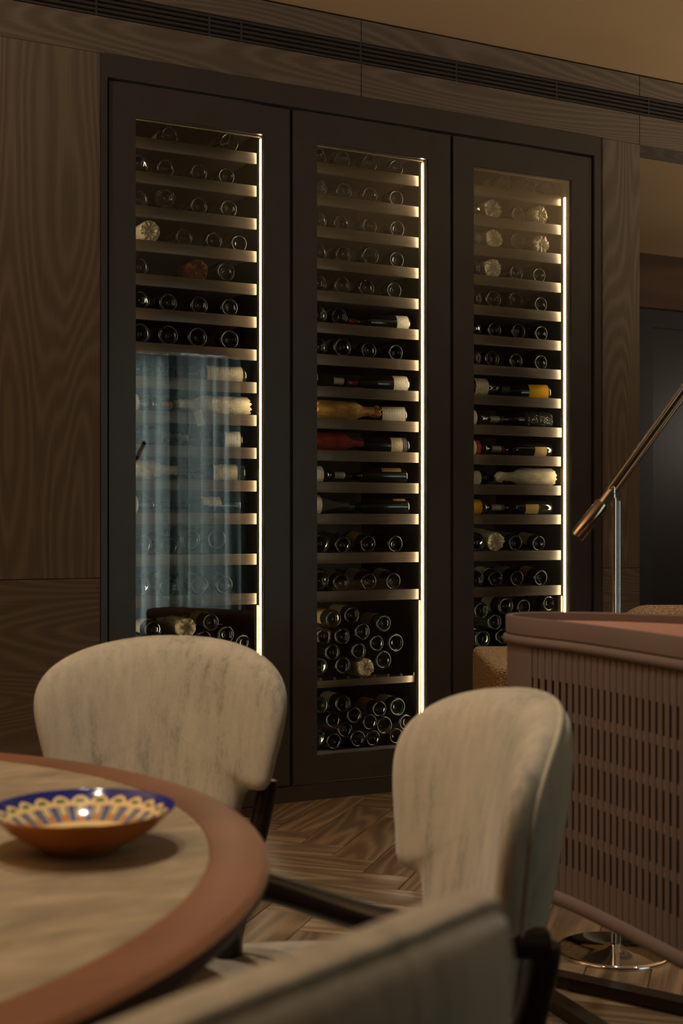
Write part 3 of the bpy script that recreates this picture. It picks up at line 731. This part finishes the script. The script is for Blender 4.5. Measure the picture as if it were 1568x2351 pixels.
for (ci, si, ub, un, dr, kd, labs, cap, gl, face, words) in SIDE:
    r = {'bordeaux': .0375, 'burgundy': .039, 'champagne': .043}[kd]; L = .30
    Y = .098+r+.002+(.010 if un else .022)
    if (ci, si) in ((1, 8), (0, 9)) and ub: Y += .016
    if (ci, si) == (2, 10): Y += .075
    if un: X = max(wx(un, Y)-L, DOORS[ci][0]+.012)
    else: X = min(wx(ub, Y), DOORS[ci][3]-.009)
    o, prof = put_bottle('wine_bottle', (X, Y, SZ[si]-.006+r+.0006), (dr, 0 if dr > 0 else (.26 if (ci, si) in ((1, 8), (1, 9), (1, 10), (1, 11), (0, 9), (0, 10), (2, 7)) else .10), 0), kd, gl, r, labs, face, cap=cap)
    if words.startswith('crumpled'):
        sd = 77; rows = []
        for q in range(26):
            x = .004+q*.007; row = []
            rb = r if x < .145 else max(.018, r-(x-.145)*.35)
            for j in range(44):
                a = 2*PI*j/44; row.append((x, 0, 0)); w_ = rb*1.02+.007*abs(noise.noise(Vector((math.cos(a)*4+sd, math.sin(a)*4, x*70))))
                row[-1] = (x+.003*noise.noise(Vector((a*5, x*60, 3))), w_*math.cos(a), w_*math.sin(a))
            rows.append(row)
        MB().grid(rows).build('foil_wrap', 'cling', o); o.location.z += .004
    if 'netted' in words:
        mb = MB()
        for q in range(6):
            for sgn in (1, -1):
                pts = []
                for s_ in range(12):
                    x = .02+s_*.019; rb = r+.0012 if x < .13 else max(.017, r+.0012-(x-.13)*.29)
                    a = 2*PI*q/6+sgn*s_*.33; pts.append((x, rb*math.cos(a), rb*math.sin(a)))
                mb.tube(pts, .0006, 5)
        mb.build('wire_net', 'brass', o); o.location.z += .003
    tag(o, f'{words}, {ORD[si]} shelf down, {CABN[ci]}', 'bottle', 'bottles lying along the cabinet shelves')
def wrapped_side(ci, si, ub, un, dr, m, r, sd, words, flare, L=.30, yo=.012):
    global seed
    Y = .098+r+.004+yo
    X = min(wx(ub, Y), DOORS[ci][3]-.016) if ub else max(wx(un, Y)-L*1.05, DOORS[ci][0]+.018)
    o = put_wrapped('wrapped_bottle', (X, Y, SZ[si]-.006+r+.006), (dr, 0, 0), m, r, sd, L, flare)
    return tag(o, f'{words}, {ORD[si]} shelf down, {CABN[ci]}', 'bottle', 'bottles lying along the cabinet shelves')
o = wrapped_side(0, 8, 568, None, -1, 'tissue', .039, 301, 'white tissue-wrapped bottle lying lengthwise with paper tag', False, .31)
tm = MB(); tm.quad_box(-.0165, .0165, -.0006, .0006, -.062, 0); tg = tm.build('tag', 'tag', None, False)
tp = Vector((wx(453, .070), .070, SZ[8]+.008)); tg.parent = o; tg.matrix_parent_inverse = o.matrix_world.inverted(); tg.matrix_world = Matrix.Translation(tp) @ Matrix.Rotation(-.30, 4, 'Y')
sg = MB().tube([tp+Vector((0, 0, -.003)), tp+Vector((-.002, .014, .02)), (tp.x-.005, .1, SZ[8]+.05)], .0006, 5).build('string', 'cap_white', None); sg.parent = o; sg.matrix_parent_inverse = o.matrix_world.inverted()
link('capsule', cap_mesh(get_bottle('bordeaux', 'bottle', .0375)[1], 'cap_white'), o).location = (.022, 0, 0)
o = wrapped_side(0, 9, None, 430, 1, 'cling', .039, 302, 'clear-wrapped bottle with gold capsule lying lengthwise', False)
link('capsule', cap_mesh(get_bottle('bordeaux', 'bottle', .0375)[1], 'cap_gold'), o).location = (.014, 0, 0)
link('label', label_mesh(.043, .06, .17, 2.8, 'lab_grey'), o).rotation_euler = (-PI/2+.3, 0, 0)
o = wrapped_side(0, 10, None, 415, 1, 'tissue', .039, 303, 'white tissue-wrapped bottle with wine-red capsule lying lengthwise', False)
link('capsule', cap_mesh(get_bottle('bordeaux', 'bottle', .0375)[1], 'cap_wine'), o).location = (.016, 0, 0)
wrapped_side(1, 8, None, 868, 1, 'tissue_yellow', .041, 304, 'yellow printed tissue-wrapped bottle lying lengthwise', True, .30, .002)
wrapped_side(1, 9, None, 840, 1, 'tissue_red', .040, 305, 'red tissue-wrapped bottle lying lengthwise', False, .30, .004)
wrapped_side(2, 10, 1276, None, -1, 'tissue', .040, 306, 'white tissue-wrapped bottle lying lengthwise, twisted paper end', True, .285, -.004)

# ------------------------------------------------------------------ dining chairs
def chair_back():
    half = [(0, .900), (.07, .898), (.14, .889), (.20, .873), (.245, .850), (.275, .822), (.291, .787), (.293, .745), (.285, .700), (.273, .655), (.263, .615), (.256, .585), (.240, .572), (.212, .573),
            (.194, .563), (.183, .535), (.175, .50), (.160, .462), (.130, .440), (.07, .432)]
    pts = [(x, z) for x, z in half] + [(0, .430)] + [(-x, z) for x, z in reversed(half[1:])]
    for _ in range(2):
        q = []
        for i in range(len(pts)):
            a, b = pts[i], pts[(i+1) % len(pts)]
            q += [(a[0]*.75+b[0]*.25, a[1]*.75+b[1]*.25), (a[0]*.25+b[0]*.75, a[1]*.25+b[1]*.75)]
        pts = q
    T = .095
    def yc(x, z): return 1.25*x*x - (z-.45)*.17
    cx, cz = 0, .70
    def pos(p, rho, side):
        x = cx+(p[0]-cx)*rho; z = cz+(p[1]-cz)*rho
        e = (max(0, 1-rho**7))**.5
        return (x, yc(x, z)+side*T/2*e+side*.006*(1-rho*rho), z)
    mb = MB(); rows = []
    rhos = [.03, .2, .4, .58, .72, .83, .90, .945, .975, .992]
    for rho in rhos: rows.append([pos(p, rho, 1) for p in pts])
    rows.append([pos(p, 1, 1) for p in pts])
    for rho in reversed(rhos): rows.append([pos(p, rho, -1) for p in pts])
    mb.grid(rows, True, True, True)
    pip = [pos(p, .978, -1) for p in pts]
    return mb, pip
def chair(name, loc, facing, label, arm=None):
    rz = math.atan2(facing[1], facing[0])-PI/2
    root = tag(empty(name, loc, rz), label, 'chair', 'upholstered dining chairs round the table')
    mb, pip = chair_back(); mb.build('backrest', 'velvet', root, True, 0, 180)
    MB().tube(pip[::2], .0045, 8, closed=True).build('piping', 'velvet', root, True, 0, 0)
    # seat cushion
    rows = []; n = 48
    for rho, z, in ((.05, .405), (.8, .405), (.95, .410), (1, .425), (1, .445), (.97, .462), (.90, .470), (.6, .478), (.05, .482)):
        row = []
        for j in range(n):
            a = 2*PI*j/n; c, s_ = math.cos(a), math.sin(a)
            x = .235*rho*math.copysign(abs(c)**.6, c); y = .265+.215*rho*math.copysign(abs(s_)**.6, s_); row.append((x*(1+.12*(y-.265)/.215), y, z))
        rows.append(row)
    MB().grid(rows, True, True, True).build('seat', 'velvet', root, True, 0, 60)
    for s_ in (1, -1):
        MB().tube(catmull([(s_*.236, -.004, .585), (s_*.230, .002, .53), (s_*.180, .045, .28), (s_*.12, .10, 0)], 5), [.023]*10+[.021]*3+[.018]*3, 16).build('leg', 'chairwood', root)
        MB().tube([(s_*.19, .42, .40), (s_*.195, .43, .2), (s_*.20, .44, 0)], [.021, .020, .017], 16).build('leg', 'chairwood', root)
    if arm:
        MB().tube(catmull([(-.238, -.004, .585)]+arm, 6), .022, 16).build('arm', 'chairwood', root)['label'] = 'dark bent arm reaching under the table edge'
    MB().tube([(-.20, .022, .395), (.20, .022, .395)], .014, 12).build('rail', 'chairwood', root)
    MB().quad_box(-.2, .2, .08, .43, .385, .406).build('seat_frame', 'chairwood', root, True, .004)
    return root
def facew(lat, d): return (lat*CA+d*SA, -SA*lat+CA*d)
ca = cw(-.400, 3.02, 0); chair('dining_chair', ca, facew(-.18, -.98), 'grey-green upholstered dining chair between the table and the wine cabinets')
cb = cw(.222, 2.05, 0); fb = Vector((-.97, -.22)).normalized()
def to_local(lat, d, z):
    v = Vector((lat-.222, d-2.05)); return (v.x*fb.y-v.y*fb.x, v.dot(fb), z)
chair('dining_chair', cb, facew(*fb), 'grey-green upholstered dining chair beside the reeded drum cabinet', [to_local(.16, 1.80, .60), to_local(.041, 1.883, .60), to_local(-.117, 2.053, .60), to_local(-.17, 2.10, .585), to_local(-.178, 2.105, .52), to_local(-.178, 2.105, .2), to_local(-.178, 2.105, 0)])
cc = cw(-.038, .900, 0); chair('dining_chair', cc, facew(-.77, .635), 'grey-green upholstered dining chair turned with its back away from the wine cabinets')

# ------------------------------------------------------------------ table and bowl
tbl = tag(empty('dining_table', (TC.x, TC.y, 0)), 'round dining table with a reddish wood rim and stone-coloured top', 'table')
TR, TI, TZ = .885, .812, .75
MB().lathe([(0, TZ-.02), (TI-.001, TZ-.02), (TI-.001, TZ-.001), (TI-.003, TZ), (0, TZ)], 128).build('table_top', 'inlay', tbl, True, 0, 30)
mb = MB().lathe([(TI, TZ-.02), (TI, TZ), (TR-.012, TZ+.0005), (TR-.004, TZ-.002), (TR, TZ-.008)], 160)
mb.build('rim', 'rimwood', tbl, True, 0, 50)
MB().lathe([(TR, TZ-.008), (TR-.001, TZ-.018), (TR-.012, TZ-.034), (TR-.03, TZ-.040), (0, TZ-.040)], 160).build('edge', 'rimedge', tbl, True, 0, 60)
MB().lathe([(.30, .62), (.32, .40), (.36, .08), (.42, .03), (.42, 0), (0, 0)], 64).build('pedestal', 'chairwood', tbl, True, 0, 30)
MB().lathe([(.50, .62), (.56, .66), (.56, .709), (0, .709), (0, .62)], 64).build('collar', 'chairwood', tbl, True, 0, 30)
BR, BH = .1165, .051
bc = cw(-.3268, 1.676, TZ+.0012)
bowl = tag(empty('bowl', bc), 'painted ceramic bowl with blue rim on the round table', 'bowl')
outer = [(0, 0), (.048, 0), (.050, .003), (.053, .006), (.072, .014), (.092, .028), (.106, .042), (.1155, .0500), (BR, BH), (.1160, BH+.0015)]
inner = [(.1160, BH+.0015), (.1145, BH+.001), (.1135, BH-.001), (.103, .043), (.089, .031), (.070, .019), (.05, .0115), (.02, .009), (0, .0085)]
MB().lathe(outer, 96).build('bowl_body', 'terracotta', bowl, True, 0, 60)
M['glaze'] = bowl_mat(BR)
MB().lathe(inner, 96).build('painted_glaze', 'glaze', bowl, True, 0, 0)

# ------------------------------------------------------------------ reeded drum cabinet (drinks cabinet)
plan = [(.384, 3.06), (.400, 3.13), (.445, 3.172), (.53, 3.182), (.65, 3.15), (.79, 3.065), (.95, 2.93), (1.07, 2.72), (1.10, 2.48), (1.02, 2.27), (.90, 2.17), (.78, 2.19), (.695, 2.31), (.633, 2.463), (.546, 2.70), (.482, 2.85), (.418, 2.96)]
ring = catmull([(a, b, 0) for a, b in plan], 14, True)
acc = [0]
for i in range(len(ring)): acc.append(acc[-1]+(ring[(i+1) % len(ring)]-ring[i]).length)
PERI = acc[-1]
def at(s):
    s %= PERI
    lo, hi = 0, len(acc)-1
    while hi-lo > 1:
        m_ = (lo+hi)//2
        if acc[m_] <= s: lo = m_
        else: hi = m_
    t = (s-acc[lo])/(acc[hi]-acc[lo]); p = ring[lo % len(ring)].lerp(ring[(lo+1) % len(ring)], t)
    return p
ctr = sum(ring, Vector())/len(ring)
def nrm(s):
    d = at(s+.004)-at(s-.004); n_ = Vector((d.y, -d.x, 0)).normalized()
    if n_.dot(at(s)-ctr) < 0: n_ = -n_
    return n_
O = cw(ctr.x, ctr.y, 0)
def loop(off, z, n=220):
    out = []
    for i in range(n):
        s = PERI*i/n; p = at(s)+nrm(s)*off; q = cw(p.x, p.y, z); out.append((q.x-O.x, q.y-O.y, z))
    return out
drum = tag(empty('drinks_cabinet', (O.x, O.y, 0)), 'brown reeded drum cabinet with slotted sides and leather tray top', 'cabinet')
MB().grid([loop(0, .908), loop(.003, .912), loop(.003, .946), loop(.001, .950), loop(-.008, .950), loop(-.010, .947), loop(-.010, .930)]).build('tray_rim', 'tub', drum, True, 0, 30)
MB().grid([loop(-.0105, .930), loop(-.012, .926)], True, True, False).build('tray_top', 'leather', drum, True, 0, 30)
MB().grid([loop(.002, .886), loop(.008, .889), loop(.011, .897), loop(.008, .905), loop(.002, .908)]).build('bead', 'tub', drum, True, 0, 60)
MB().grid([loop(-.02, .335), loop(.003, .335), loop(.009, .340), loop(.010, .352), loop(.006, .362), loop(.0, .366)], True, True).build('bead', 'tub', drum, True, 0, 60)
MB().grid([loop(-.03, .36), loop(-.03, .89)]).build('slot_shade_skin', 'tub_dark', drum, True, 0, 60)  # dark sheet, the shade inside the slots put into its colour
# reeded wrap with slots; plain panel at the rounded far corner
def s_at_u(u):                                        # perimeter position whose photo column is u on the near side
    best = None
    for i in range(4000):
        s = PERI*i/4000; p = at(s)
        if nrm(s).dot(Vector((-p.x, -p.y, 0))) <= 0: continue
        e = abs(784+F*p.x/p.y-u)
        if best is None or e < best[0]: best = (e, s)
    return best[1]
s0 = s_at_u(1221)
sg = 1 if 784+F*at(s0+.05).x/at(s0+.05).y > 1221 else -1
pitch = .0117; NRE = int(1.25/pitch)
rows_s = [(.819-.0829*i, .757-.0829*i) for i in range(5)]
def strip(mb, s_a, s_b, z0, z1, bul, depth=-.0045, n=7):
    r0, r1 = [], []
    for i in range(n+1):
        t = max(0, min(1, (i-1)/(n-2))); s = s_a+(s_b-s_a)*t; t = i/n; off = bul-.0022*(2*t-1)**2 if 0 < t < 1 else depth
        p = at(s)+nrm(s)*off; q = cw(p.x, p.y, 0)
        r0.append((q.x-O.x, q.y-O.y, z0)); r1.append((q.x-O.x, q.y-O.y, z1))
    mb.grid([r0, r1], False)
reed = MB(); infill = MB()
for i in range(NRE):
    a = s0+sg*i*pitch
    g = .0046 if i % 2 == 0 else .0004; h = .0004 if i % 2 == 0 else .0046
    strip(reed, a+sg*g, a+sg*(pitch-h), .365, .888, .0005)
    if i % 2 == 0:
        zz = [.888]+[z for r_ in rows_s for z in r_]+[.365]
        for q in range(0, len(zz), 2): strip(infill, a-sg*.0047, a+sg*.0047, zz[q+1], zz[q], -.0022, -.004, 4)
o = reed.build('reeding', 'tub', drum, True, 0, 60); o['kind'] = 'stuff'
o = infill.build('slot_bridges', 'tub', drum, True, 0, 60); o['kind'] = 'stuff'
pl = []
for z in (.365, .888):
    pl.append([])
    for i in range(60):
        s = s0-sg*.0005-sg*(PERI-NRE*pitch-.002)*i/59; p = at(s); q = cw(p.x, p.y, z); pl[-1].append((q.x-O.x, q.y-O.y, z))
MB().grid(pl, False).build('plain_panel', 'tub', drum, True, 0, 60)
# dark sled base on the floor
def bar(a, b, w_, h, z0=0):
    p, q = cw(*a, 0), cw(*b, 0); d = (q-p).normalized(); n_ = Vector((-d.y, d.x, 0))*w_/2
    mb = MB(); pts = [p+n_, p-n_, q-n_, q+n_]
    mb.v = [(v.x-O.x, v.y-O.y, z) for z in (z0, h) for v in pts]; mb.f = [(0, 3, 2, 1), (4, 5, 6, 7), (0, 1, 5, 4), (1, 2, 6, 5), (2, 3, 7, 6), (3, 0, 4, 7)]
    return mb
bar((.47, 3.40), (.98, 3.04), .05, .03).build('base_bar', 'chairwood', drum, False)
bar((.44, 3.36), (.80, 2.45), .045, .03).build('base_bar', 'chairwood', drum, False)
bar((.82, 2.40), (1.0, 2.98), .045, .03).build('base_bar', 'chairwood', drum, False)
for a in ((.84, 2.45), (.96, 2.85)):
    p = cw(*a, 0); MB().quad_box(p.x-O.x-.02, p.x-O.x+.02, p.y-O.y-.02, p.y-O.y+.02, .0 if a[0] > .65 else .0, .34).build('post', 'chairwood', drum, False)

# ------------------------------------------------------------------ floor lamp
LD, LLAT = 3.60, (1410-784)/F*3.6
lp = cw(LLAT, LD, 0)
lamp = tag(empty('floor_lamp', lp), 'chrome floor lamp with a slanting arm behind the drum cabinet', 'lamp')
MB().lathe([(0, .022), (.02, .022), (.03, .016), (.145, .0115), (.153, .009), (.156, .005), (.155, 0), (0, 0)], 72).build('base', 'chrome', lamp, True, 0, 50)
def lz(v, d=LD): return CAMZ+(YH-v)/F*d
def ll(u, v, dd=0):                                   # photo point on the lamp's plane, in the lamp's local frame
    d = LD+dd; q = cw((u-784)/F*d, d, CAMZ+(YH-v)/F*d); return q-lp
MB().tube([(0, 0, .02), (0, 0, lz(1140))], .0085, 20).build('pole', 'chrome', lamp)
off = cw(.0135, 0, 0)-cw(0, 0, 0)
mb = MB(); x_, y_ = off.x, off.y; mb.tube([(x_, y_, .02), (x_, y_, lz(1150))], .0042, 12); mb.build('side_rod', 'chrome', lamp)
A0, A1 = ll(1386, 1152, -.02), ll(1640, 801, -.02)
perp = (A1-A0).cross(ll(1410, 1200)-ll(1410, 1200, 1)).normalized()
for sg_ in (-1, 1): MB().tube([A0+perp*sg_*.0085, A1+perp*sg_*.0085], .0062, 14).build('arm_tube', 'brass', lamp)
MB().tube([A0+perp*0, A1], .0055, 10).build('arm_core', 'chairwood', lamp)
H0, H1 = ll(1323, 1233, -.02), ll(1383, 1156, -.02); hd = (H1-H0).normalized()
MB().tube([H0, H0+hd*.002, H1-hd*.002, H1], [.0185, .0195, .0195, .0185], 28).build('lamp_head', 'brass', lamp)
MB().tube([H1-hd*.001, A0+(A1-A0).normalized()*.035], .014, 20).build('neck', 'chrome', lamp)
pv = ll(1407, 1124, -.02)
MB().tube([pv+Vector((0, 0, -.022)), pv+Vector((0, 0, .004)), pv+Vector((0, 0, .009))], [.010, .0095, .005], 20).build('pivot', 'chrome', lamp)

# ------------------------------------------------------------------ boucle armchair behind the drum cabinet
def rounded(name, m, parent, cxyz, half, rad=.06, n=6):
    bm = bmesh.new(); bmesh.ops.create_cube(bm, size=2)
    for v in bm.verts: v.co = Vector((v.co.x*half[0]+cxyz[0], v.co.y*half[1]+cxyz[1], v.co.z*half[2]+cxyz[2]))
    bmesh.ops.bevel(bm, geom=list(bm.edges), offset=rad, segments=n, affect='EDGES', profile=.5)
    me = bpy.data.meshes.new(name); bm.to_mesh(me); bm.free(); me.materials.append(M[m]); return link(name, me, parent, True, 60)
ap = cw(.52, 4.42, 0)
arm = tag(empty('armchair', ap, math.radians(-28)), 'beige boucle armchair behind the drum cabinet, beside the alcove-side wine cabinet', 'armchair')
rounded('armrest', 'boucle', arm, (0.05, .02, .40), (.10, .36, .32), .022, 3)
rounded('armrest', 'boucle', arm, (.80, .02, .345), (.10, .36, .265), .022, 3)
rounded('seat', 'boucle', arm, (.425, -.03, .26), (.274, .33, .16), .05)
rounded('back_cushion', 'boucle', arm, (.80, .50, .52), (.30, .12, .34), .11)
rounded('back_cushion', 'boucle', arm, (.36, .46, .40), (.10, .08, .22), .05)
for x, y in ((.0, -.28), (.85, -.28), (.0, .34), (.85, .34)):
    MB().tube([(x, y, 0), (x, y, .085)], .018, 12).build('leg', 'chairwood', arm)
